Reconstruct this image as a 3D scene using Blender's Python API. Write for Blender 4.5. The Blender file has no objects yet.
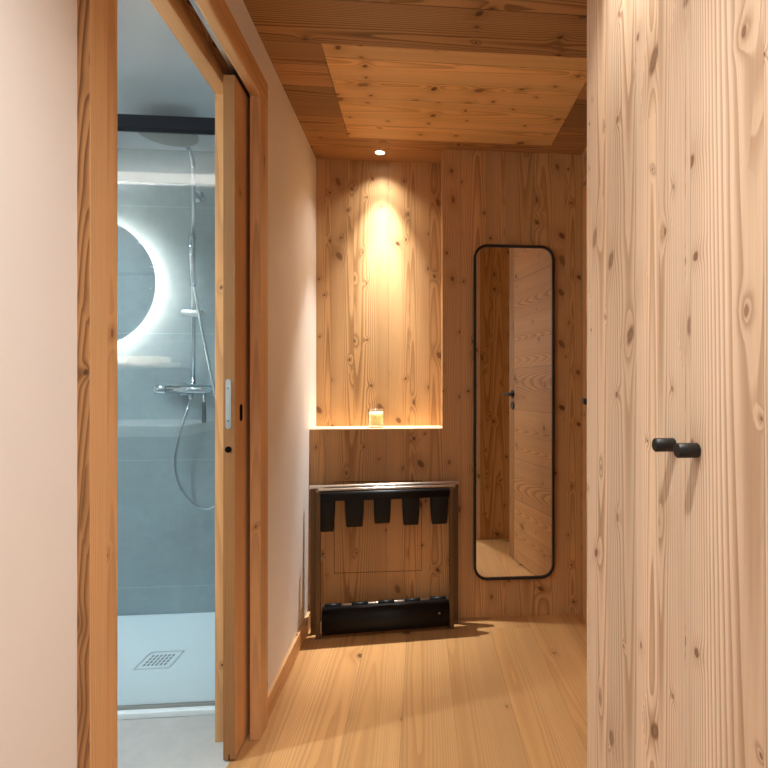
import bpy, bmesh, math, random
from mathutils import Vector, Matrix
S = bpy.context.scene
COL = S.collection
PI = math.pi

# ------------------------------------------------------------------ camera
cd = bpy.data.cameras.new('camera'); cam = bpy.data.objects.new('camera', cd); COL.objects.link(cam)
F = 520.0
cd.sensor_fit = 'HORIZONTAL'; cd.sensor_width = 36.0; cd.lens = 36.0 * F / 768
cd.shift_x = -(466.8 - 384) / 768; cd.shift_y = 2.2 / 768
cd.clip_start = 0.02
cam.location = (0, 0, 1.10); cam.rotation_euler = (PI / 2, 0, -0.0876)
S.camera = cam
S.view_settings.view_transform = 'Standard'; S.view_settings.look = 'None'
S.view_settings.exposure = 0.3; S.view_settings.gamma = 1.0; S.view_settings.use_curve_mapping = False
S.cycles.max_bounces = 12; S.cycles.diffuse_bounces = 6; S.cycles.glossy_bounces = 6
S.cycles.transparent_max_bounces = 12; S.cycles.caustics_reflective = False; S.cycles.caustics_refractive = False
S.cycles.sample_clamp_indirect = 60.0

# ------------------------------------------------------------------ node helpers
class T:
    """small expression wrapper over math nodes"""
    def __init__(s, nt, sock): s.nt = nt; s.k = sock
    def _m(s, op, *a):
        n = s.nt.nodes.new('ShaderNodeMath'); n.operation = op
        for i, v in enumerate((s,) + a):
            if isinstance(v, T): s.nt.links.new(v.k, n.inputs[i])
            else: n.inputs[i].default_value = v
        return T(s.nt, n.outputs[0])
    def __add__(s, o): return s._m('ADD', o)
    def __sub__(s, o): return s._m('SUBTRACT', o)
    def __mul__(s, o): return s._m('MULTIPLY', o)
    def __truediv__(s, o): return s._m('DIVIDE', o)
    def floor(s): return s._m('FLOOR')
    def fract(s): return s._m('FRACT')
    def abs(s): return s._m('ABSOLUTE')
    def sin(s): return s._m('SINE')
    def sqrt(s): return s._m('SQRT')
    def lt(s, v): return s._m('LESS_THAN', v)
    def gt(s, v): return s._m('GREATER_THAN', v)
    def min(s, v): return s._m('MINIMUM', v)
    def max(s, v): return s._m('MAXIMUM', v)
    def rpow(s, base):
        n = s.nt.nodes.new('ShaderNodeMath'); n.operation = 'POWER'; n.inputs[0].default_value = base
        s.nt.links.new(s.k, n.inputs[1]); return T(s.nt, n.outputs[0])
    def ss(s, a, b, c=0.0, d=1.0):
        n = s.nt.nodes.new('ShaderNodeMapRange'); n.interpolation_type = 'SMOOTHSTEP'
        s.nt.links.new(s.k, n.inputs[0])
        for i, v in ((1, a), (2, b), (3, c), (4, d)): n.inputs[i].default_value = v
        return T(s.nt, n.outputs[0])

def combine(nt, *v):
    n = nt.nodes.new('ShaderNodeCombineXYZ')
    for i, x in enumerate(v):
        if isinstance(x, T): nt.links.new(x.k, n.inputs[i])
        else: n.inputs[i].default_value = x
    return n.outputs[0]

def noise(nt, vec, scale=1, detail=2, rough=0.5):
    n = nt.nodes.new('ShaderNodeTexNoise'); n.inputs['Scale'].default_value = scale
    n.inputs['Detail'].default_value = detail; n.inputs['Roughness'].default_value = rough
    nt.links.new(vec, n.inputs['Vector']); return T(nt, n.outputs[0])

def mix(nt, fac, a, b, blend='MIX'):
    n = nt.nodes.new('ShaderNodeMix'); n.data_type = 'RGBA'; n.blend_type = blend
    if isinstance(fac, T): nt.links.new(fac.k, n.inputs[0])
    else: n.inputs[0].default_value = fac
    for i, v in ((6, a), (7, b)):
        if isinstance(v, (tuple, list)): n.inputs[i].default_value = (*v[:3], 1)
        else: nt.links.new(v, n.inputs[i])
    return n.outputs[2]

def scale_col(nt, col, f):
    n = nt.nodes.new('ShaderNodeVectorMath'); n.operation = 'SCALE'
    if isinstance(col, (tuple, list)): n.inputs[0].default_value = col[:3]
    else: nt.links.new(col, n.inputs[0])
    if isinstance(f, T): nt.links.new(f.k, n.inputs['Scale'])
    else: n.inputs['Scale'].default_value = f
    return n.outputs[0]

def lin(r, g, b):
    f = lambda c: (c / 12.92 if c <= 0.04045 else ((c + 0.055) / 1.055) ** 2.4)
    return (f(r / 255), f(g / 255), f(b / 255))

def new_mat(name):
    m = bpy.data.materials.new(name); m.use_nodes = True
    return m, m.node_tree, m.node_tree.nodes['Principled BSDF']

def bump(nt, b, h, strength, dist=0.001):
    n = nt.nodes.new('ShaderNodeBump'); n.inputs['Strength'].default_value = strength; n.inputs['Distance'].default_value = dist
    nt.links.new(h.k, n.inputs['Height']); nt.links.new(n.outputs[0], b.inputs['Normal'])

def plain(name, col, rough=0.5, metal=0.0, spec=0.5, var=0.0, vscale=8):
    m, nt, b = new_mat(name)
    b.inputs['Base Color'].default_value = (*col, 1); b.inputs['Roughness'].default_value = rough
    b.inputs['Metallic'].default_value = metal; b.inputs['Specular IOR Level'].default_value = spec
    if var:
        tc = nt.nodes.new('ShaderNodeTexCoord'); n = noise(nt, tc.outputs['Object'], vscale, 4)
        nt.links.new(scale_col(nt, col, (n - 0.5) * (2 * var) + 1.0), b.inputs['Base Color'])
    return m

def wood(name, light, dark, knot, W=0.13, seed=0.0, contrast=0.6, kx=0.1, ky=0.17, kden=0.8, krad=(0.004, 0.014),
         tone=0.1, rough=0.5, seam=0.7, L=None, K=1500, my=2.4, amp=1.8, heart=0.35, red=None, spec=0.3, fibre=0.16):
    m, nt, b = new_mat(name)
    tc = nt.nodes.new('ShaderNodeTexCoord'); sp = nt.nodes.new('ShaderNodeSeparateXYZ'); nt.links.new(tc.outputs['UV'], sp.inputs[0])
    U, V = T(nt, sp.outputs[0]), T(nt, sp.outputs[1])
    warp = (U * (2 * PI / (W * 3.3)) + seed).sin() * (0.2 * W)
    if L: warp = warp * 0.25
    q = (U + warp) / W
    bi = q.floor(); f = q - bi
    def white(vec_or_val, two=False):
        n = nt.nodes.new('ShaderNodeTexWhiteNoise'); n.noise_dimensions = '2D' if two else '1D'
        if two: nt.links.new(vec_or_val, n.inputs['Vector'])
        else: nt.links.new(vec_or_val.k, n.inputs['W'])
        s2 = nt.nodes.new('ShaderNodeSeparateColor'); nt.links.new(n.outputs['Color'], s2.inputs[0])
        return [T(nt, s2.outputs[i]) for i in range(3)]
    r, g, bb = white(bi + seed * 3.17 + 0.37)
    joint = None
    if L:
        vj = V / L + r * 3.0
        ji = vj.floor(); jf = vj - ji
        joint = jf.min(jf * -1.0 + 1.0) * L
        r, g, bb = white(combine(nt, bi, ji + seed, 0.0), True)
    xl = (f - 0.5) * W
    du = xl - (r - 0.5) * (0.9 * W)
    yy = V + g * 9.0 + seed
    n1 = noise(nt, combine(nt, U * 6.0, yy * 0.65, bi * 3.7 + seed), 1, 3, 0.4)
    n2 = noise(nt, combine(nt, U * 45.0, yy * 3.0, bi * 1.3), 1, 2)
    n3 = noise(nt, combine(nt, U * 380.0, yy * 6.0, bi), 1, 3, 0.6)
    n4 = noise(nt, combine(nt, U * 90.0, yy * 60.0, bi), 1, 2)
    P = combine(nt, U / kx + seed * 1.7, yy / ky, 0.0)
    vo = nt.nodes.new('ShaderNodeTexVoronoi'); vo.voronoi_dimensions = '2D'; vo.inputs['Scale'].default_value = 1
    nt.links.new(P, vo.inputs['Vector'])
    dv = nt.nodes.new('ShaderNodeVectorMath'); dv.operation = 'SUBTRACT'
    nt.links.new(P, dv.inputs[0]); nt.links.new(vo.outputs['Position'], dv.inputs[1])
    s3 = nt.nodes.new('ShaderNodeSeparateXYZ'); nt.links.new(dv.outputs[0], s3.inputs[0])
    s4 = nt.nodes.new('ShaderNodeSeparateColor'); nt.links.new(vo.outputs['Color'], s4.inputs[0])
    kr, kg, kb = [T(nt, s4.outputs[i]) for i in range(3)]
    dx = T(nt, s3.outputs[0]) * kx; dy = T(nt, s3.outputs[1]) * ky * (kb * 0.6 + 0.5)
    dx = dx + dy * (kr - 0.5)
    d = (dx * dx + dy * dy).sqrt() + (n4 - 0.5) * 0.006
    rk = (kr * kr * kr * (krad[1] - krad[0]) + krad[0]) * kg.lt(kden) + 0.0001
    kq = d / rk
    km = kq.ss(0.55, 1.15, 1.0, 0.0)
    halo = (kq * kq * -0.14).rpow(math.e)
    s = du * du * K * ((bb.gt(0.5)) * 2.0 - 1.0) + yy * my + n1 * amp * 2.0 + n2 * 0.35 + halo * 1.3
    t = s.fract()
    line = t.ss(0.25, 0.9) * t.ss(0.91, 1.0, 1.0, 0.0)
    strength = (n1 * 0.9 + 0.35) * contrast
    n5 = noise(nt, combine(nt, U * 26.0, yy * 0.35, bi * 2.1 + seed), 1, 2)
    hz = (du.abs() / W).ss(0.08, 0.42, 1.0, 0.0) * heart
    red = red or tuple(x * k for x, k in zip(light, (0.84, 0.74, 0.60)))
    col = mix(nt, hz, light, red)
    col = mix(nt, line * strength, col, dark)
    col = scale_col(nt, col, ((n3 - 0.5) * (2 * fibre) + 1.0) * ((bb - 0.5) * (2 * tone) + 1.0) * ((n1 - 0.5) * 0.25 + 1.0) * ((n5 - 0.5) * 0.34 + 1.0))
    col = mix(nt, halo * 0.35, col, dark)
    kring = (kq * 9.0).sin() * 0.5 + 0.5
    kcol = mix(nt, kring * 0.3, knot, dark)
    col = mix(nt, km * (kb * 0.35 + 0.6), col, kcol)
    e = f.min(f * -1.0 + 1.0) * W
    sm = e.ss(0.0003, 0.0016, 1.0, 0.0)
    if joint is not None: sm = sm.max(joint.ss(0.0003, 0.0016, 1.0, 0.0))
    col = mix(nt, sm * seam, col, tuple(x * 0.35 for x in dark))
    nt.links.new(col, b.inputs['Base Color'])
    nt.links.new((n3 * 0.12 + (rough - 0.06)).k, b.inputs['Roughness'])
    b.inputs['Specular IOR Level'].default_value = spec
    bump(nt, b, line * -0.3 + n3 * 0.6 - sm * 2.0, 0.25, 0.0006)
    return m

LIGHT = lin(206, 164, 114); DARK = lin(134, 92, 52); KNOT = lin(92, 56, 28)
M = {}
M['larch'] = wood('larch_boards', LIGHT, DARK, KNOT, W=0.125, seed=2.3, seam=0.35, tone=0.12, contrast=0.7, krad=(0.005, 0.017), kden=0.75)
M['larch_wardrobe'] = wood('larch_wardrobe', lin(232, 206, 177), lin(170, 130, 96), lin(112, 76, 52), W=0.115, seed=5.1, seam=0.2, tone=0.12, kx=0.1, ky=0.24, krad=(0.003, 0.02), kden=0.85, contrast=0.85)
M['larch_frame'] = wood('larch_frame', lin(222, 176, 126), lin(150, 102, 60), lin(66, 38, 20), W=0.12, seed=8.2, contrast=0.35, kx=0.12, ky=0.3, kden=0.35, seam=0.0, tone=0.05)
M['larch_wane'] = wood('larch_wane', lin(186, 136, 86), lin(96, 58, 30), lin(40, 20, 8), W=0.12, seed=3.4, contrast=0.9, kx=0.05, ky=0.16, kden=0.8, krad=(0.004, 0.02), seam=0.0, amp=4.0, my=9)
M['larch_edge'] = wood('larch_edge', lin(162, 118, 74), lin(128, 86, 48), lin(120, 76, 42), W=0.2, seed=4.4, contrast=0.35, kden=0.1, seam=0.0, heart=0.1)
M['larch_ceiling'] = wood('larch_ceiling', lin(182, 136, 90), lin(98, 64, 36), lin(60, 36, 18), W=0.155, seed=1.3, contrast=0.85, kden=0.5, tone=0.3, seam=0.9)
M['larch_panel'] = wood('larch_panel', lin(236, 190, 128), lin(166, 110, 58), lin(84, 46, 20), W=0.155, seed=7.7, contrast=0.6, kden=0.9, krad=(0.005, 0.018), tone=0.09, seam=0.8)
M['larch_door'] = wood('larch_door', lin(194, 148, 100), lin(132, 88, 50), lin(104, 62, 32), W=0.19, seed=9.4, contrast=0.7, kx=0.13, ky=0.26, kden=0.6, krad=(0.004, 0.018), my=9)
M['larch_shelf'] = wood('larch_shelf', lin(236, 206, 160), lin(206, 162, 112), lin(170, 120, 74), W=0.2, seed=4.4, contrast=0.35, kden=0.1, seam=0.0, heart=0.1)
M['oak'] = wood('oak_floor', lin(196, 150, 98), lin(142, 96, 52), lin(84, 52, 28), W=0.185, seed=6.6, contrast=0.36, kx=0.22, ky=0.4, kden=0.6, krad=(0.004, 0.022), tone=0.13, rough=0.42, seam=0.4, L=1.7, K=700, amp=3.0, my=1.2, heart=0.3, spec=0.35)
M['plaster'] = plain('white_plaster', lin(241, 236, 230), 0.9, spec=0.1, var=0.02, vscale=3)
M['white_paint'] = plain('white_paint', lin(206, 212, 218), 0.9, spec=0.1)
M['white_gloss'] = plain('white_ceramic', lin(240, 243, 245), 0.18)
M['white_matt'] = plain('white_composite', lin(222, 234, 238), 0.45)
M['black_metal'] = plain('black_metal', lin(24, 23, 22), 0.42, spec=0.4)
M['black_slot'] = plain('black_recess', (0.006, 0.005, 0.005), 0.9, spec=0.05)
M['black_rail'] = plain('black_anodised_rail', lin(22, 28, 38), 0.65, spec=0.2)
M['bronze'] = plain('bronze_metal', lin(104, 82, 56), 0.42, metal=0.6)
M['chrome'] = plain('chrome', (0.62, 0.66, 0.70), 0.1, metal=1.0)
M['steel'] = plain('brushed_steel', (0.72, 0.72, 0.7), 0.35, metal=1.0)
M['brass_light'] = plain('satin_nickel', (0.75, 0.7, 0.62), 0.3, metal=1.0)
M['leather'] = plain('black_leather', lin(13, 13, 14), 0.5, spec=0.3, var=0.1, vscale=40)
M['head_grey'] = plain('pale_grey_metal', lin(140, 142, 138), 0.35)
M['drain_grey'] = plain('drain_grey', lin(122, 134, 138), 0.5)
M['wax'] = plain('cream_wax', lin(252, 230, 186), 0.5)
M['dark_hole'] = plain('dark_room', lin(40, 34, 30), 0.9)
M['grey_cabinet'] = plain('grey_cabinet', lin(150, 158, 162), 0.5)

def mirror_mat(name, tint):
    m, nt, b = new_mat(name)
    b.inputs['Base Color'].default_value = (*tint, 1); b.inputs['Metallic'].default_value = 1; b.inputs['Roughness'].default_value = 0.0
    return m
M['mirror'] = mirror_mat('silvered_mirror', (0.93, 0.92, 0.9))

def glass_mat(name, tint, k, add=0.0):
    m, nt, b = new_mat(name); nt.nodes.remove(b)
    out = nt.nodes['Material Output']
    tr = nt.nodes.new('ShaderNodeBsdfTransparent'); tr.inputs[0].default_value = (*tint, 1)
    gl = nt.nodes.new('ShaderNodeBsdfGlossy'); gl.inputs['Roughness'].default_value = 0.0
    fr = nt.nodes.new('ShaderNodeFresnel'); fr.inputs[0].default_value = 1.5
    ge = nt.nodes.new('ShaderNodeNewGeometry')          # same reflectance from both sides of the pane
    nt.links.new((T(nt, ge.outputs['Backfacing']) * (1 / 1.5 - 1.5) + 1.5).k, fr.inputs[0])
    fac = (T(nt, fr.outputs[0]) * k + add).min(1.0)
    mx = nt.nodes.new('ShaderNodeMixShader'); nt.links.new(fac.k, mx.inputs[0])
    nt.links.new(tr.outputs[0], mx.inputs[1]); nt.links.new(gl.outputs[0], mx.inputs[2]); nt.links.new(mx.outputs[0], out.inputs[0])
    return m
M['glass'] = glass_mat('shower_glass', (0.95, 0.975, 0.98), 1.9)
M['tumbler'] = glass_mat('tumbler_glass', (0.985, 0.98, 0.97), 2.0, 0.02)

_b = M['wax'].node_tree.nodes['Principled BSDF']; _b.inputs['Subsurface Weight'].default_value = 1.0; _b.inputs['Subsurface Radius'].default_value = (1.0, 0.8, 0.6); _b.inputs['Subsurface Scale'].default_value = 0.09
m_, nt_, b_ = new_mat('frosted_acrylic'); b_.inputs['Base Color'].default_value = (0.95, 0.92, 0.86, 1); b_.inputs['Roughness'].default_value = 0.4
tl = nt_.nodes.new('ShaderNodeBsdfTranslucent'); tl.inputs[0].default_value = (0.96, 0.93, 0.87, 1); mx_ = nt_.nodes.new('ShaderNodeMixShader'); mx_.inputs[0].default_value = 0.75
nt_.links.new(b_.outputs[0], mx_.inputs[1]); nt_.links.new(tl.outputs[0], mx_.inputs[2]); nt_.links.new(mx_.outputs[0], nt_.nodes['Material Output'].inputs[0]); M['frost'] = m_

def emit(name, col, strength):
    m, nt, b = new_mat(name); nt.nodes.remove(b)
    e = nt.nodes.new('ShaderNodeEmission'); e.inputs[0].default_value = (*col, 1); e.inputs[1].default_value = strength
    nt.links.new(e.outputs[0], nt.nodes['Material Output'].inputs[0]); return m
M['lamp_warm'] = emit('warm_lamp', (1, 0.86, 0.66), 14)
M['lamp_cool'] = emit('cool_lamp', (0.9, 0.97, 1), 10)
M['led'] = emit('mirror_led', (1, 0.91, 0.80), 130)
M['band_glow'] = emit('added_band_glow', (1, 0.95, 0.86), 4)  # glow of the added strip, no known lamp

def tile(name, base, w, h, offx=0.0, offy=0.0, rough=0.5, joint=0.8):
    m, nt, b = new_mat(name)
    tc = nt.nodes.new('ShaderNodeTexCoord'); sp = nt.nodes.new('ShaderNodeSeparateXYZ'); nt.links.new(tc.outputs['UV'], sp.inputs[0])
    U, V = T(nt, sp.outputs[0]), T(nt, sp.outputs[1])
    a = combine(nt, U, V, 0.0)
    n1 = noise(nt, a, 3.0, 6, 0.6); n2 = noise(nt, a, 22, 5, 0.7); n3 = noise(nt, a, 160, 2)
    fu = ((U - offx) / w).fract(); fv = ((V - offy) / h).fract()
    e = (fu.min(fu * -1.0 + 1.0) * w).min(fv.min(fv * -1.0 + 1.0) * h)
    j = e.ss(0.0012, 0.0022, 1.0, 0.0)
    val = (n1 - 0.5) * 0.5 + (n2 - 0.5) * 0.32 + (n3 - 0.5) * 0.1 + 1.0
    col = mix(nt, j * joint, scale_col(nt, base, val), tuple(min(1, x * 1.35) for x in base))
    nt.links.new(col, b.inputs['Base Color']); b.inputs['Roughness'].default_value = rough
    bump(nt, b, n2 * 0.3 - j, 0.2, 0.001)
    return m
M['tile'] = tile('grey_stone_tile', lin(148, 163, 167), 1.2, 0.6, -0.09, 0.15)
M['tile_floor'] = tile('grey_floor_tile', lin(176, 178, 176), 0.9, 0.9, 0.1, 0.23)

# ------------------------------------------------------------------ mesh helpers
class MB:
    def __init__(s): s.bm = bmesh.new(); s.uv = s.bm.loops.layers.uv.new('UVMap')
    def face(s, pts, mi=0, uvs=None, smooth=False):
        vs = [p if isinstance(p, bmesh.types.BMVert) else s.bm.verts.new(p) for p in pts]
        f = s.bm.faces.new(vs); f.material_index = mi; f.smooth = smooth
        if uvs:
            for l, w in zip(f.loops, uvs): l[s.uv].uv = w
        return f
    def box(s, lo, hi, grain='z', mi=0, off=0.0):
        lo, hi = list(lo), list(hi)
        for a in range(3):
            if lo[a] > hi[a]: lo[a], hi[a] = hi[a], lo[a]
        g = 'xyz'.index(grain)
        v = {}
        for i in (0, 1):
            for j in (0, 1):
                for k in (0, 1):
                    v[i, j, k] = s.bm.verts.new(((lo, hi)[i][0], (lo, hi)[j][1], (lo, hi)[k][2]))
        Q = [(0, [(0, 0, 0), (0, 0, 1), (0, 1, 1), (0, 1, 0)]), (0, [(1, 0, 0), (1, 1, 0), (1, 1, 1), (1, 0, 1)]),
             (1, [(0, 0, 0), (1, 0, 0), (1, 0, 1), (0, 0, 1)]), (1, [(0, 1, 0), (0, 1, 1), (1, 1, 1), (1, 1, 0)]),
             (2, [(0, 0, 0), (0, 1, 0), (1, 1, 0), (1, 0, 0)]), (2, [(0, 0, 1), (1, 0, 1), (1, 1, 1), (0, 1, 1)])]
        for n, idx in Q:
            f = s.bm.faces.new([v[i] for i in idx]); f.material_index = mi
            rest = [a for a in range(3) if a != n]
            if n != g: va = g; ua = [a for a in rest if a != g][0]
            else: ua, va = rest
            for l in f.loops:
                c = l.vert.co
                l[s.uv].uv = (c[ua] + off + (0.31 * n if n != 0 else 0), c[va] + off * 3)
        return s
    def ring(s, c, r, ax, n, r2=None):
        """circle of verts about direction ax"""
        ax = Vector(ax).normalized(); t = Vector((0, 0, 1)) if abs(ax.z) < 0.9 else Vector((1, 0, 0))
        a = ax.cross(t).normalized(); b = ax.cross(a).normalized()
        return [s.bm.verts.new(Vector(c) + a * (r * math.cos(2 * PI * i / n)) + b * ((r2 or r) * math.sin(2 * PI * i / n))) for i in range(n)]
    def loft(s, rings, cap0=True, cap1=True, mi=0, smooth=True):
        n = len(rings[0])
        for A, B in zip(rings, rings[1:]):
            for i in range(n):
                f = s.bm.faces.new((A[i], A[(i + 1) % n], B[(i + 1) % n], B[i])); f.smooth = smooth; f.material_index = mi
        if cap0: s.bm.faces.new(list(reversed(rings[0]))).material_index = mi
        if cap1: s.bm.faces.new(rings[-1]).material_index = mi
        return s
    def cyl(s, a, b, r, n=24, r2=None, bev=0.0, mi=0):
        a, b = Vector(a), Vector(b); d = (b - a).normalized(); r2 = r if r2 is None else r2
        if bev:
            return s.loft([s.ring(a, r - bev, d, n), s.ring(a + d * bev, r, d, n), s.ring(b - d * bev, r2, d, n), s.ring(b, r2 - bev, d, n)], mi=mi)
        return s.loft([s.ring(a, r, d, n), s.ring(b, r2, d, n)], mi=mi)
    def tube(s, pts, r, n=12, mi=0):
        pts = [Vector(p) for p in pts]; rings = []
        d = (pts[1] - pts[0]).normalized(); t = Vector((0, 0, 1)) if abs(d.z) < 0.9 else Vector((1, 0, 0))
        a = d.cross(t).normalized()
        for i, p in enumerate(pts):
            q = (pts[min(i + 1, len(pts) - 1)] - pts[max(i - 1, 0)]).normalized()
            a = (a - q * a.dot(q)).normalized(); b = q.cross(a)
            rings.append([s.bm.verts.new(p + a * (r * math.cos(2 * PI * k / n)) + b * (r * math.sin(2 * PI * k / n))) for k in range(n)])
        return s.loft(rings, mi=mi)
    def lathe(s, prof, c, n=40, mi=0, axis='z', closed=False):
        rings = []
        for r, h in prof:
            rr = []
            for i in range(n):
                x, y = r * math.cos(2 * PI * i / n), r * math.sin(2 * PI * i / n)
                p = (x, y, h) if axis == 'z' else (x, h, y)
                rr.append(s.bm.verts.new(Vector(c) + Vector(p)))
            rings.append(rr)
        if closed: rings.append(rings[0])
        return s.loft(rings, cap0=not closed, cap1=not closed, mi=mi)
    def prism(s, poly, dirv, mi=0, smooth=False):
        """poly: closed list of points, extruded along dirv"""
        A = [s.bm.verts.new(p) for p in poly]; B = [s.bm.verts.new(Vector(p) + Vector(dirv)) for p in poly]
        n = len(A)
        for i in range(n):
            f = s.bm.faces.new((A[i], A[(i + 1) % n], B[(i + 1) % n], B[i])); f.smooth = smooth; f.material_index = mi
        s.bm.faces.new(list(reversed(A))).material_index = mi; s.bm.faces.new(B).material_index = mi
        return s
    def build(s, name, mats, parent=None, bevel=0.0, label=None, kind=None, seg=2):
        bmesh.ops.recalc_face_normals(s.bm, faces=s.bm.faces[:])
        me = bpy.data.meshes.new(name); s.bm.to_mesh(me); s.bm.free()
        for m in (mats if isinstance(mats, (list, tuple)) else [mats]): me.materials.append(m)
        o = bpy.data.objects.new(name, me); COL.objects.link(o)
        if parent is not None: put(o, parent)
        if bevel:
            md = o.modifiers.new('bevel', 'BEVEL'); md.width = bevel; md.segments = seg; md.limit_method = 'ANGLE'; md.harden_normals = False
        if label: o['label'] = label
        if kind: o['kind'] = kind
        return o

def put(o, parent):
    """parent o without moving it: meshes are written in world coordinates"""
    o.parent = parent
    m = Matrix.Identity(4); p = parent
    chain = []
    while p is not None: chain.append(p); p = p.parent
    for q in reversed(chain): m = m @ q.matrix_parent_inverse @ q.matrix_basis
    o.matrix_parent_inverse = m.inverted()

def thing(name, label, cat, loc, rz=0, group=None, kind=None):
    o = bpy.data.objects.new(name, None); COL.objects.link(o); o.location = loc; o.rotation_euler = (0, 0, rz)
    o.empty_display_size = 0.1
    if label: o['label'] = label
    if cat: o['category'] = cat
    if group: o['group'] = group
    if kind: o['kind'] = kind
    return o

def local(o, parent):
    """parent o whose mesh is written in the parent's own coordinates"""
    o.parent = parent; return o

def arc(c, r, a0, a1, n, f):
    return [f(c, r, a0 + (a1 - a0) * i / n) for i in range(n + 1)]

def rrect(x0, z0, x1, z1, r, n=10):
    pts = []
    for cx, cz, a in ((x1 - r, z1 - r, 0), (x0 + r, z1 - r, PI / 2), (x0 + r, z0 + r, PI), (x1 - r, z0 + r, 1.5 * PI)):
        for i in range(n + 1):
            t = a + PI / 2 * i / n; pts.append((cx + r * math.cos(t), cz + r * math.sin(t)))
    return pts

# ------------------------------------------------------------------ the room
H = 2.22; XW = -0.515; XB = -0.62; YM = 2.459; YN = 2.617; XR = 0.77
YS = -1.7                                   # the hall runs on behind the camera
def struct(name, mb, m, parent=None, label=None, **k):
    return mb.build(name, m, parent, label=label, kind=None if parent is not None else 'structure', **k)

struct('floor', MB().box((-0.56, YS, -0.05), (1.0, YM + 0.0, 0), 'y'), M['oak'])
struct('floor_bathroom', MB().box((-2.65, 0.5, -0.05), (-0.56, 2.6, 0), 'y'), M['tile_floor'])
# ceiling with its lighter access panel
PX0, PX1, PY0, PY1 = -0.3246, 0.6031, 1.7354, 2.3756
c = MB()
g = 0.003
for lo, hi in (((-0.53, YS), (1.0, PY0 - g)), ((-0.53, PY1 + g), (1.0, 2.70)), ((-0.53, PY0 - g), (PX0 - g, PY1 + g)), ((PX1 + g, PY0 - g), (1.0, PY1 + g))):
    c.box((lo[0], lo[1], H), (hi[0], hi[1], H + 0.03), 'x')
c.box((-0.53, PY0 - 0.05, H + 0.031), (1.0, PY1 + 0.05, H + 0.05), 'x')
ceil = struct('ceiling', c, M['larch_ceiling'])
struct('access_panel', MB().box((PX0, PY0, H - 0.001), (PX1, PY1, H + 0.02), 'x', off=0.4), M['larch_panel'], ceil, 'lighter square wooden panel let into the ceiling')
# left wall: plaster with the pocket-door opening
w = MB()
w.box((XB, YS, 0), (XW, 0.88, H))
w.box((XB, 0.88, 2.06), (XW, 1.70, H))
w.box((-0.53, 1.70, 0), (XW, 2.70, H))
w.box((XB, 1.70, 0), (-0.598, 2.70, H))
wl = struct('wall_left', w, M['plaster'])
# back wall: boarded block, niche and boarded wall beside it
NX = 0.1006; ZS = 0.9018
w = MB()
w.box((-0.515, YM, 0), (NX, YM + 0.02, ZS - 0.004), 'z')
w.box((NX, YM, 0), (XR + 0.23, YM + 0.24, H), 'z', off=0.02)
w.box((-0.515, YN, 0), (NX, YN + 0.08, H), 'z')
wb = struct('wall_back', w, M['larch'])
hx0, hx1, hz0, hz1 = -0.402, 0.002, 0.232, 0.655
fm = MB()
for a, b in (((hx0, hz0), (hx1, hz0)), ((hx0, hz1), (hx1, hz1)), ((hx0, hz0), (hx0, hz1)), ((hx1, hz0), (hx1, hz1))):
    fm.box((a[0] - 0.0009, YM - 0.0012, a[1] - 0.0009), (b[0] + 0.0009, YM + 0.001, b[1] + 0.0009))
struct('hatch_gap', fm, M['black_slot'], wb)
struct('trim_1', MB().box((-0.515, YM - 0.001, ZS - 0.004), (NX, YN, ZS), 'x', off=1.3), M['larch_shelf'])
# right wall behind and beyond the wardrobe
w = MB()
w.box((XR, 1.18, 0), (XR + 0.06, 1.50, H), 'z'); w.box((XR, 2.40, 0), (XR + 0.06, YM, H), 'z'); w.box((XR, 1.50, 2.06), (XR + 0.06, 2.40, H), 'z')
w.box((1.0, YS, 0), (1.06, 2.70, H), 'z')
struct('wall_right', w, M['larch'])
# skirting
struct('baseboard_left', MB().box((XW, 1.7455, 0), (-0.502, YM, 0.073), 'y', off=0.7), M['larch_frame'], bevel=0.0015)
struct('baseboard_left', MB().box((XW, YS, 0), (-0.502, 0.829, 0.073), 'y', off=1.7), M['larch_frame'], bevel=0.0015)
# bathroom shell
struct('wall_bathroom_back', MB().box((-2.65, 2.58, 0), (-0.62, 2.66, H + 0.1)), M['tile'])
struct('wall_bathroom_side', MB().box((-2.65, 0.5, 0), (-2.57, 2.58, H + 0.1)), M['plaster'])
struct('wall_bathroom_front', MB().box((-2.57, 0.5, 0), (XB, 0.62, H + 0.1)), M['tile'])
struct('ceiling_bathroom', MB().box((-2.65, 0.5, H), (XB, 2.66, H + 0.1)), M['white_paint'])
struct('wall_bathroom_shower', MB().box((-0.634, 1.78, 0), (XB, 2.58, H)), M['tile'])

# ------------------------------------------------------------------ door_1: pocket door to the bathroom
XF = -0.497
d1 = thing('door_1', 'wooden sliding door with larch frame, pushed into the left wall', None, (-0.56, 1.3, 0), kind='structure')
j = MB(); j.box((-0.53, 0.83, 0), (XF, 0.903, 2.083), 'z', 0, 0.11)
for f in j.bm.faces:                                    # the wane edge towards the room is a darker, wilder cut
    if f.calc_center_median().y < 0.8305: f.material_index = 1
o = j.build('jamb', [M['larch_frame'], M['larch_wane']], d1, 0.002)
MB().box((-0.634, 0.86, 0), (-0.5302, 0.903, 2.0025), 'z', 0, 0.6).build('jamb', M['larch_frame'], d1, 0.002)
MB().box((-0.53, 1.666, 0), (XF, 1.745, 2.083), 'z', 0, 0.93).build('jamb', M['larch_frame'], d1, 0.002)
MB().box((-0.634, 1.666, 0), (-0.59, 1.775, 2.083), 'z', 0, 0.47).build('jamb', M['larch_frame'], d1, 0.002)
h = MB()
h.box((-0.53, 0.8299, 2.0025), (XF + 0.001, 1.7451, 2.0835), 'y', 0, 0.25)
h.build('head_casing', M['larch_frame'], d1, 0.006, seg=3)
MB().box((-0.634, 0.86, 2.0025), (-0.59, 1.775, 2.083), 'y', 0, 0.77).build('head_casing', M['larch_frame'], d1, 0.003)
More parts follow.
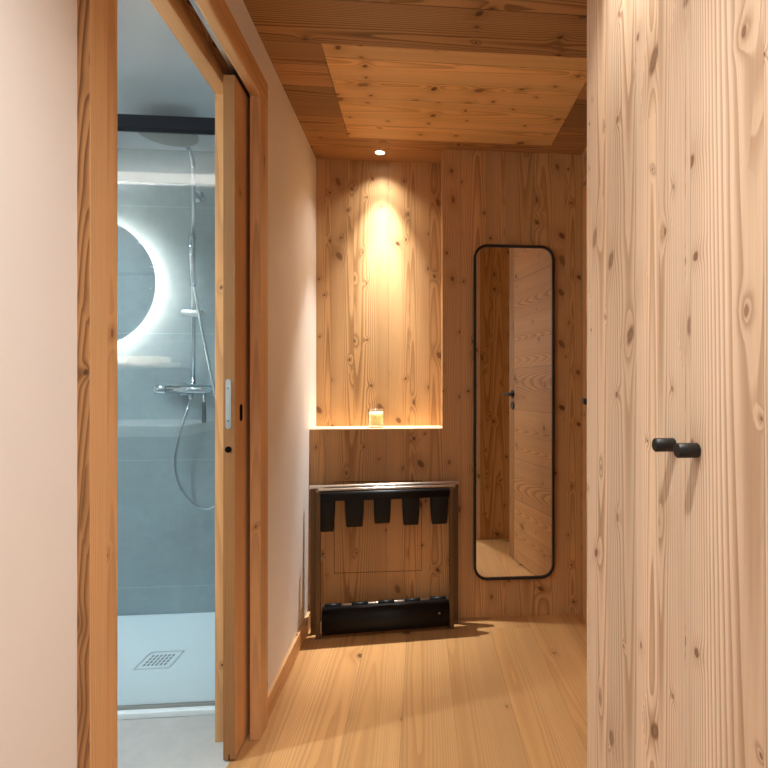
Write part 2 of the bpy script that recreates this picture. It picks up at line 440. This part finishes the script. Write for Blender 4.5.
MB().box((-0.59, 0.903, 2.055), (-0.53, 1.9, 2.062), 'y').build('track_recess', M['larch_wane'], d1)
tr = MB(); tr.box((-0.556, 0.905, 2.028), (-0.541, 1.9, 2.055), 'y'); tr.build('sliding_track', M['steel'], d1, label='silver sliding track in the door head')
lf = MB(); lf.box((-0.577, 1.577, 0.006), (-0.543, 2.36, 2.012), 'z', 0, 0.37)
for f in lf.bm.faces:
    if f.calc_center_median().y < 1.578: f.material_index = 1
leaf = lf.build('door_leaf', [M['larch_frame'], M['larch_edge']], d1, 0.0015)
# lock strip on the leading edge
zc = 1.576 * 0.9962 - 0.56 * 0.0876
lz = lambda v: 1.10 + (386.2 - v) * 1.523 / 520
lp = MB(); lp.prism([(x, 1.5755, z) for x, z in rrect(-0.5695, lz(429), -0.5545, lz(379), 0.0074, 6)], (0, 0.003, 0)).build('lock_plate', M['steel'], leaf, label='brushed steel lock plate')
MB().cyl((-0.562, 1.5754, lz(449.5)), (-0.562, 1.579, lz(449.5)), 0.0095, 20).build('finger_hole', M['black_slot'], leaf)
MB().cyl((-0.562, 1.5752, lz(388)), (-0.562, 1.577, lz(388)), 0.0025, 10).build('screw', M['chrome'], leaf)
MB().cyl((-0.562, 1.5752, lz(421)), (-0.562, 1.577, lz(421)), 0.0025, 10).build('screw', M['chrome'], leaf)
MB().box((-0.5615, 1.5765, 0.005), (-0.5585, 1.60, 0.022)).build('guide_groove', M['black_slot'], leaf)
fp = MB(); fp.prism([(-0.5425, 1.628 + x, 1.02 + z) for x, z in rrect(-0.012, -0.026, 0.012, 0.026, 0.0115, 8)], (-0.004, 0, 0)).build('finger_pull', M['black_slot'], leaf)

# ------------------------------------------------------------------ door_2: entrance door standing ajar beyond the wardrobe
d2 = thing('door_2', 'wooden entrance door of horizontal boards, ajar, black lever handle', None, (0.765, 2.335, 0), kind='structure')
fr = MB(); fr.box((XR - 0.008, 2.345, 0), (XR + 0.05, 2.40, 2.06), 'z', 0, 0.2); fr.build('jamb', M['larch_frame'], d2, 0.002)
fr = MB(); fr.box((XR - 0.008, 1.50, 0), (XR + 0.05, 1.545, 2.06), 'z', 0, 0.5); fr.build('jamb', M['larch_frame'], d2, 0.002)
fr = MB(); fr.box((XR - 0.008, 1.50, 2.035), (XR + 0.05, 2.40, 2.08), 'y', 0, 0.9); fr.build('head_casing', M['larch_frame'], d2, 0.002)
MB().box((XR + 0.1, 1.48, 0), (XR + 0.12, 2.42, 2.08)).build('light_stop_panel', M['dark_hole'], d2)  # added panel shuts out stray light; dark colour stands in for unlit room
ANG = math.atan2(0.195, 0.772)
hinge = bpy.data.objects.new('door_leaf', None)
# leaf mesh is written with the hinge at the origin, closed along -y, then swung
DW = 0.796
lf = MB(); lf.box((-0.002, -DW + 0.075, 0.008), (0.042, 0, 2.03), 'y', 0, 0.15)
lf.box((-0.002, -DW, 0.008), (0.042, -DW + 0.0735, 2.03), 'z', 1, 0.65)
bpy.data.objects.remove(hinge)
leaf2 = lf.build('door_leaf', [M['larch_door'], M['larch_edge']]); leaf2.parent = d2; leaf2.rotation_euler = (0, 0, -ANG)
# swing so that the free edge moves into the hall (towards -x)
HZ = 1.05
hb = MB(); yl = -DW + 0.055
hb.cyl((-0.002, yl, HZ), (-0.010, yl, HZ), 0.026, 28, bev=0.002)
hb.cyl((-0.010, yl, HZ), (-0.055, yl, HZ), 0.010, 18)
hb.tube([(-0.055, yl - 0.011, HZ), (-0.056, yl, HZ), (-0.056, yl + 0.05, HZ), (-0.056, yl + 0.125, HZ)], 0.010, 14)
local(hb.build('lever_handle', M['black_metal']), leaf2)
hb = MB(); hb.cyl((-0.002, yl, HZ - 0.072), (-0.009, yl, HZ - 0.072), 0.026, 28, bev=0.002)
local(hb.build('lock_rosette', M['black_metal']), leaf2)

# ------------------------------------------------------------------ wardrobe
WX = 0.383
wr = thing('wardrobe', 'tall built-in larch wardrobe filling the right side, black knobs', 'wardrobe', (0.68, 0.2, 0))
MB().box((WX + 0.038, 1.158, 0), (1.0, 1.18, H), 'z', 0, 0.05).build('side_panel', M['larch'], wr, 0.001)
MB().box((WX + 0.001, 1.157, 0), (WX + 0.037, 1.181, H), 'z', 0, 0.3).build('edge_strip', M['larch_wardrobe'], wr, 0.001, label='narrow pale edge strip at the far corner')
MB().box((WX + 0.001, -0.157, 0), (0.99, -0.135, H), 'z', 0, 0.9).build('side_panel', M['larch'], wr, 0.001)
MB().box((WX + 0.03, -0.134, 0), (0.98, 1.156, 0.05), 'y', 0, 0.2).build('plinth', M['larch_frame'], wr)
edges = [1.156, 0.726, 0.296, -0.134]
knobY = {0: 0.760, 1: 0.692, 2: -0.10}
for i in range(3):
    y1, y0 = edges[i] - 0.0008, edges[i + 1] + 0.0008
    d = MB().box((WX, y0, 0.004), (WX + 0.024, y1, H - 0.003), 'z', 0, 0.0).build('door', M['larch_wardrobe'], wr, 0.0008)
    k = MB(); ky = knobY[i]; kz = 1.011
    k.cyl((WX, ky, kz), (WX - 0.031, ky, kz), 0.0105, 28, bev=0.0016)
    k.build('knob', M['black_metal'], d, label='black cylindrical knob')

# ------------------------------------------------------------------ hall mirror
MX0, MX1, MZ0, MZ1 = 0.247, 0.6354, 0.182, 1.771
mr = thing('wall_mirror', 'tall rounded black-framed mirror on the boarded back wall', 'mirror', ((MX0 + MX1) / 2, YM, MZ0))
outer = rrect(MX0, MZ0, MX1, MZ1, 0.066, 12); inner = rrect(MX0 + 0.012, MZ0 + 0.012, MX1 - 0.012, MZ1 - 0.012, 0.054, 12)
m = MB()
A = [m.bm.verts.new((x, YM - 0.024, z)) for x, z in outer]; B = [m.bm.verts.new((x, YM - 0.024, z)) for x, z in inner]
A2 = [m.bm.verts.new((x, YM - 0.0005, z)) for x, z in outer]; B2 = [m.bm.verts.new((x, YM - 0.0005, z)) for x, z in inner]
n = len(A)
for i in range(n):
    k = (i + 1) % n
    for q in ((A[i], A[k], B[k], B[i]), (A2[i], A2[k], A[k], A[i]), (B[i], B[k], B2[k], B2[i]), (B2[i], B2[k], A2[k], A2[i])): m.bm.faces.new(q)
m.build('frame', M['black_metal'], mr, 0.002)
m = MB(); m.prism([(x, YM - 0.016, z) for x, z in inner], (0, 0.012, 0)); m.build('mirror_glass', M['mirror'], mr)

# ------------------------------------------------------------------ candle on the niche shelf
cx, cy = -0.2155, 2.53
ca = thing('candle', 'small candle in a clear glass tumbler on the lit niche shelf', 'candle', (cx, cy, ZS))
R = 0.041
m = MB(); m.lathe([(R * 0.86, 0.0005), (R * 0.9, 0.004), (R, 0.09), (R - 0.0025, 0.09), (R * 0.9 - 0.003, 0.012), (0.001, 0.010)], (cx, cy, ZS), 40)
m.build('glass_tumbler', M['tumbler'], ca)
m = MB(); m.lathe([(0.001, 0.0125), (0.0325, 0.0125), (0.0358, 0.070), (0.034, 0.074), (0.006, 0.071), (0.001, 0.0705)], (cx, cy, ZS), 32); m.build('wax', M['wax'], ca)
m = MB(); m.tube([(cx, cy, ZS + 0.069), (cx + 0.001, cy, ZS + 0.077), (cx + 0.003, cy, ZS + 0.083)], 0.0011, 8); m.build('wick', M['black_metal'], ca)

# ------------------------------------------------------------------ luggage rack, folded, standing before the block
RA = math.radians(4.4)
rk = thing('luggage_rack', 'folded bronze luggage rack with hanging black leather straps below niche', 'luggage rack', (-0.156, 2.351, 0), RA)
def part(mb, name, mat, bevel=0.0, label=None, parent=None):
    o = mb.build(name, mat, None, bevel, label); o.parent = parent or rk; return o
ps = 0.0105; RZ = 0.652; dyf, dyr = -0.012, 0.036; fx, rx = 0.293, 0.320
for yy, hx, zt in ((dyf, fx, 0.640), (dyr, rx, 0.645)):
    for sx in (-1, 1):
        m = MB(); m.box((sx * hx - ps, yy - ps, 0.0), (sx * hx + ps, yy + ps, zt)); part(m, 'post', M['bronze'], 0.0015)
m = MB(); m.cyl((-rx - 0.016, dyr, RZ - 0.002), (rx + 0.016, dyr, RZ - 0.002), 0.0095, 20, bev=0.002); part(m, 'top_rail', M['brass_light'], label='pale satin metal rail')
m = MB(); m.cyl((-fx + 0.0, dyf, 0.646), (fx + 0.018, dyf, 0.646), 0.0075, 20, bev=0.002); part(m, 'top_rail', M['brass_light'], label='pale satin metal rail')
# leather sleeve rolled over both top rails
def band(profile, th, x0, x1, mb=None):
    """ribbon of thickness th following a (y, z) profile, between x0 and x1"""
    mb = mb or MB(); P = [Vector((p[0], p[1])) for p in profile]; L, Rr = [], []
    for i, p in enumerate(P):
        t = (P[min(i + 1, len(P) - 1)] - P[max(i - 1, 0)]).normalized(); nn = Vector((-t.y, t.x))
        L.append(p + nn * th / 2); Rr.append(p - nn * th / 2)
    poly = L + Rr[::-1]
    rows = [[mb.bm.verts.new((x, q.x, q.y)) for q in poly] for x in (x0, x1)]
    n = len(poly); A, B = rows; N = len(P)
    for i in range(n):
        f = mb.bm.faces.new((A[i], A[(i + 1) % n], B[(i + 1) % n], B[i])); f.smooth = True
    for r_ in (A, B):
        for i in range(N - 1): mb.bm.faces.new((r_[i], r_[i + 1], r_[n - 2 - i], r_[n - 1 - i]))
    return mb
prof = [(dyr + 0.004, 0.636), (dyr - 0.004, 0.640), (0.012, 0.639), (dyf, 0.638), (dyf - 0.013, 0.637), (dyf - 0.017, 0.628), (dyf - 0.016, 0.606), (dyf - 0.014, 0.600)]
part(band(prof, 0.003, -fx + ps, fx - ps), 'leather_sleeve', M['leather'])
random.seed(4)
for i in range(5):
    xc = (-0.2615, -0.1385, -0.017, 0.1105, 0.239)[i]; wd = (0.037, 0.040, 0.038, 0.0385, 0.039)[i]; zb = (0.458, 0.474, 0.485, 0.472, 0.471)[i]
    ym, hw = (dyf + dyr) / 2, (dyr - dyf) / 2 + 0.003
    pr = [(ym - hw, 0.636), (ym - hw - 0.002, 0.60), (ym - hw, 0.54), (ym - hw + 0.003, zb + 0.025), (ym - hw * 0.62, zb + 0.007), (ym, zb), (ym + hw * 0.62, zb + 0.007), (ym + hw - 0.003, zb + 0.025), (ym + hw, 0.54), (ym + hw, 0.60), (ym + hw, 0.634)]
    m = band(pr, 0.0035, xc - wd, xc + wd)
    for v in m.bm.verts:                                 # the loop narrows a little towards its fold
        t = max(0, min(1, (0.60 - v.co.z) / 0.13)); v.co.x = xc + (v.co.x - xc) * (1 - 0.16 * t * t)
    part(m, 'strap', M['leather'], 0.002)
# lower rails with the hanging sling
m = MB(); m.cyl((-rx, dyr, 0.118), (rx, dyr, 0.118), 0.006, 18); part(m, 'lower_rail', M['brass_light'], label='pale satin metal rail')
m = MB(); m.cyl((-fx, dyf, 0.030), (fx, dyf, 0.030), 0.0085, 18); part(m, 'lower_rail', M['bronze'])
prof = [(dyr - 0.010, 0.117), (dyr - 0.018, 0.116), (dyf + 0.004, 0.112), (dyf - 0.016, 0.100), (dyf - 0.026, 0.070), (dyf - 0.028, 0.045), (dyf - 0.020, 0.022), (dyf, 0.012), (dyf + 0.016, 0.016)]
part(band(prof, 0.004, -fx + 0.016, fx - 0.011), 'shelf_sling', M['leather'], label='black leather sling between the lower rails')
for i in range(5):
    xc = -0.235 + i * 0.118; m = MB(); pr = [(dyr + 0.009 * math.cos(t), 0.118 + 0.009 * math.sin(t)) for t in [PI * 1.5 - PI * 1.6 * k / 10 for k in range(11)]]
    part(band(pr, 0.003, xc - 0.036, xc + 0.036), 'strap_loop', M['leather'])
m = MB(); m.cyl((0.235, dyf - 0.0245, 0.085), (0.235, dyf - 0.030, 0.083), 0.006, 14, bev=0.001); part(m, 'stud', M['chrome'], label='small bright metal stud')
m = MB(); m.box((-fx + 0.011, dyf - 0.010, 0.02), (-fx + 0.019, dyf + 0.01, 0.075)); part(m, 'side_clip', M['brass_light'], 0.001)

# ------------------------------------------------------------------ recessed lights
def spot(name, loc, energy, col, size, blend, rad, parent=None, aim=None):
    ld = bpy.data.lights.new(name, 'SPOT'); ld.energy = energy; ld.color = col; ld.spot_size = math.radians(size); ld.spot_blend = blend; ld.shadow_soft_size = rad
    o = bpy.data.objects.new(name, ld); COL.objects.link(o); o.location = loc
    if aim: o.rotation_euler = (Vector(aim) - Vector(loc)).to_track_quat('-Z', 'Y').to_euler()
    return o
def downlight(loc, label, energy, col, size, blend, rad, lens='lamp_warm', r=0.021, zc=H, group=None, aim=None):
    t = thing('ceiling_light', label, 'ceiling light', (loc[0], loc[1], zc), group=group)
    m = MB(); m.lathe([(r * 1.32, 0.0), (r * 1.32, -0.0025), (r * 1.02, -0.004), (r * 1.0, 0.0)], (loc[0], loc[1], zc), 32, closed=True); m.build('trim_ring', M['white_gloss'], t)
    m = MB(); m.cyl((loc[0], loc[1], zc - 0.0005), (loc[0], loc[1], zc - 0.0015), r, 28); m.build('lens', M[lens], t)
    return spot('lamp_beam', (loc[0], loc[1], zc - 0.012), energy, col, size, blend, rad, aim=aim)
WARM = (1.0, 0.74, 0.44)
downlight((-0.196, 2.515), 'tiny lit ceiling spotlight above the niche shelf', 8, (1.0, 0.95, 0.86), 116, 1.0, 0.012)
spot('lamp_core_beam', (-0.196, 2.515, H - 0.012), 88, (1.0, 0.985, 0.94), 60, 1.0, 0.012)
spot('lamp_core_beam', (-0.196, 2.515, H - 0.012), 150, (1.0, 0.985, 0.94), 38, 1.0, 0.012)
downlight((0.27, 0.90), 'recessed ceiling spotlight before the wardrobe doors', 34, (1.0, 0.96, 0.90), 84, 1.0, 0.03)
downlight((-0.06, 0.32), 'added unseen ceiling spotlight that brightens the near hall walls', 86, (1.0, 0.985, 0.97), 112, 1.0, 0.05)  # added out of view: lights the near walls in place of bedroom daylight
downlight((-1.58, 2.26), 'added unseen ceiling spotlight that lights the shower tray', 52, (0.78, 0.92, 1.0), 104, 1.0, 0.04, 'lamp_cool', r=0.03, aim=(-1.3, 2.1, 0))  # added out of view to light the tray and shower tiles
downlight((-1.6, 1.25), 'added unseen ceiling spotlight that brightens the bathroom', 92, (0.78, 0.92, 1.0), 150, 0.9, 0.03, 'lamp_cool', r=0.03)  # unseen lamp, added to lift the whole bathroom

# ------------------------------------------------------------------ bathroom
YG = 1.83
sc = thing('shower_screen', 'clear glass shower screen under a dark header rail', 'shower screen', (-1.4, YG, 0))
MB().box((-2.2, YG - 0.004, 0.026), (-0.636, YG + 0.004, 1.960)).build('glass_pane', M['glass'], sc)
MB().box((-2.2, YG - 0.016, 1.957), (-0.636, YG + 0.016, 2.002)).build('header_rail', M['black_rail'], sc, 0.002, label='dark header rail')
MB().box((-2.2, YG - 0.007, 0.022), (-0.636, YG + 0.007, 0.031)).build('bottom_seal', M['head_grey'], sc, 0.001)
st = thing('shower_tray', 'white flat shower tray with small square drain grate', 'shower tray', (-1.3, 2.2, 0))
MB().box((-2.2, 1.805, 0), (-0.636, 2.579, 0.022), 'x').build('tray', M['white_matt'], st, 0.004, seg=3)
dr = MB(); dxc, dyc, hs = -1.025, 2.146, 0.066
for a, b in (((-hs, -hs), (hs, -hs + 0.004)), ((-hs, hs - 0.004), (hs, hs)), ((-hs, -hs), (-hs + 0.004, hs)), ((hs - 0.004, -hs), (hs, hs))):
    dr.box((dxc + a[0], dyc + a[1], 0.0212), (dxc + b[0], dyc + b[1], 0.0230))
dr.build('drain_frame', M['steel'], st)
dr = MB()
for i in range(6):
    for k in range(4):
        x = dxc - 0.045 + i * 0.0155; y = dyc - 0.042 + k * 0.022
        dr.box((x, y, 0.0213), (x + 0.008, y + 0.016, 0.0228))
dr.build('drain_grate', M['drain_grey'], st)

# shower column on the back wall
px, py = -1.053, 2.515
sh = thing('shower_column', 'chrome rain shower column with hand shower on grey tiles', 'shower', (px, py, 0.9))
pts = [(px, py, 1.08), (px, py, 1.6), (px, py, 2.10)] + [(px, py - 0.09 * (1 - math.cos(t)), 2.10 + 0.09 * math.sin(t)) for t in [PI / 2 * i / 8 for i in range(1, 9)]] + [(px, py - 0.16, 2.192), (px, py - 0.25, 2.192)]
m = MB(); m.tube(pts, 0.0095, 16); m.build('riser_pipe', M['chrome'], sh)
hx, hy = px, py - 0.25
m = MB(); m.cyl((hx, hy, 2.192), (hx, hy, 2.166), 0.012, 16); m.lathe([(0.018, 2.170), (0.105, 2.163), (0.118, 2.156), (0.118, 2.150), (0.11, 2.147), (0.002, 2.146)], (hx, hy, 0), 48); m.build('rain_head', M['head_grey'], sh)
m = MB(); m.cyl((px, py, 2.0), (px, 2.578, 2.0), 0.011, 16); m.cyl((px, 2.566, 2.0), (px, 2.580, 2.0), 0.030, 28, bev=0.003); m.build('wall_bracket', M['chrome'], sh)
TZ = 1.085
m = MB(); m.cyl((px - 0.115, py, TZ), (px + 0.115, py, TZ), 0.021, 28); m.box((px - 0.12, py - 0.02, TZ + 0.017), (px + 0.12, py + 0.04, TZ + 0.024))
for sx in (-0.075, 0.075): m.cyl((px + sx, py, TZ), (px + sx, 2.579, TZ), 0.018, 20); m.cyl((px + sx, 2.572, TZ), (px + sx, 2.580, TZ), 0.033, 24)
m.build('thermostat_bar', M['chrome'], sh)
for sx in (-1, 1):
    m = MB(); m.cyl((px + sx * 0.117, py, TZ), (px + sx * 0.168, py, TZ), 0.0225, 28, bev=0.003); m.build('control_knob', M['chrome'], sh)
m = MB(); m.cyl((px - 0.012, py, TZ - 0.02), (px - 0.012, py, TZ - 0.045), 0.011, 16); m.cyl((px + 0.05, py - 0.005, TZ - 0.02), (px + 0.05, py - 0.005, TZ - 0.06), 0.006, 12); m.build('outlet', M['chrome'], sh)
m = MB(); m.cyl((px + 0.05, py - 0.005, TZ - 0.06), (px + 0.05, py - 0.005, TZ - 0.155), 0.0085, 16, r2=0.0095, bev=0.002); m.build('hanging_handle', M['black_metal'], sh, label='slim dark rod hanging below the thermostat')
m = MB(); m.cyl((px - 0.045, py - 0.012, 1.438), (px + 0.048, py - 0.012, 1.438), 0.016, 20, bev=0.003); m.build('slider', M['steel'], sh)
# slim hand shower clipped to the riser
hp = [(px + 0.004, py - 0.03, 1.80), (px + 0.008, py - 0.034, 1.70), (px + 0.016, py - 0.036, 1.56)]
m = MB(); m.tube(hp, 0.013, 16); m.cyl((px, py, 1.79), (px + 0.004, py - 0.03, 1.79), 0.012, 12); m.build('hand_shower', M['chrome'], sh)
def bez(P, n=24):
    out = []
    for i in range(len(P) - 1):
        p0, p1, p2, p3 = [Vector(P[max(0, min(len(P) - 1, i + k))]) for k in (-1, 0, 1, 2)]
        for s_ in range(n):
            t = s_ / n; out.append(0.5 * ((2 * p1) + (p2 - p0) * t + (2 * p0 - 5 * p1 + 4 * p2 - p3) * t * t + (3 * p1 - p0 - 3 * p2 + p3) * t ** 3))
    return out + [Vector(P[-1])]
yh = py - 0.03
hose = bez([(px + 0.016, yh, 1.56), (px + 0.05, yh, 1.36), (px + 0.105, yh, 1.08), (px + 0.16, yh, 0.80), (px + 0.16, yh, 0.62), (px + 0.09, yh, 0.54), (px + 0.02, yh, 0.555), (px - 0.045, yh, 0.64), (px - 0.068, yh, 0.75), (px - 0.05, yh, 0.87), (px - 0.02, yh, 0.97), (px - 0.012, py, 1.04)])
m = MB(); m.tube(hose, 0.0065, 10); m.build('hose', M['chrome'], sh)

# vanity wall, seen mirrored in the glass screen
vx, vz = -1.785, 1.657
bmr = thing('round_mirror', 'round backlit bathroom mirror glowing at its rim', 'mirror', (vx, 0.65, vz))
m = MB(); m.lathe([(0.001, 0.700), (0.345, 0.700), (0.35, 0.698), (0.35, 0.693), (0.345, 0.691), (0.001, 0.691)], (vx, 0, vz), 72, axis='y'); m.build('mirror_glass', M['mirror'], bmr)
m = MB(); m.lathe([(0.290, 0.688), (0.302, 0.688), (0.302, 0.6215), (0.290, 0.6215)], (vx, 0, vz), 72, axis='y', closed=True); m.build('led_strip', M['led'], bmr, label='glowing light strip behind the rim')
ws = thing('wall_shelf', 'slim metal wall shelf below the round bathroom mirror', 'shelf', (-1.75, 0.68, 1.19))
MB().box((-2.2, 0.6205, 1.195), (-1.29, 0.74, 1.205)).build('shelf_board', M['steel'], ws, 0.001)
MB().box((-2.2, 0.734, 1.200), (-1.29, 0.740, 1.226)).build('front_rail', M['frost'], ws, 0.001)
for k, x in enumerate((-1.48, -1.68, -1.90)):
    b = MB(); b.box((x - 0.092, 0.626, 1.2055), (x + 0.092, 0.722, 1.262)); o = b.build('box', M['frost'], None, 0.004)
    o['label'] = ('frosted white box on the bathroom wall shelf, nearest the hand shower', 'frosted white box on the bathroom wall shelf, second from the shower column', 'frosted white box on the bathroom wall shelf, farthest from the shower column')[k]
    o['category'] = 'box'; o['group'] = 'boxes on the bathroom shelf'
wb_ = thing('washbasin', 'white slab washbasin on a grey cabinet in the bathroom', 'washbasin', (-1.75, 0.85, 0.5))
MB().box((-2.4, 0.6205, 0.86), (-1.12, 1.09, 0.915)).build('basin_top', M['white_gloss'], wb_, 0.006, seg=3)
MB().box((-2.38, 0.6205, 0.0), (-1.14, 1.06, 0.859)).build('cabinet', M['grey_cabinet'], wb_, 0.003)
m = MB(); m.cyl((vx, 0.70, 0.915), (vx, 0.70, 1.03), 0.02, 24, bev=0.003); m.tube([(vx, 0.70, 1.0), (vx, 0.76, 1.012), (vx, 0.84, 1.0)], 0.012, 14); m.build('tap', M['chrome'], wb_)
cv = thing('added_glow_band', 'added glowing strip that makes the bright band mirrored in shower glass', 'light', (-1.6, 0.63, 2.19))  # invented strip: its glow makes the pale band reflected in the screen
MB().box((-2.5, 0.765, 2.180), (-0.66, 0.80, 2.2195)).build('glow_strip', M['band_glow'], cv)

# ------------------------------------------------------------------ daylight from the bedroom behind
wd = bpy.data.worlds.new('world'); S.world = wd; wd.use_nodes = True
bg = wd.node_tree.nodes['Background']; bg.inputs[0].default_value = (0.90, 0.97, 1.10, 1); bg.inputs[1].default_value = 0.7
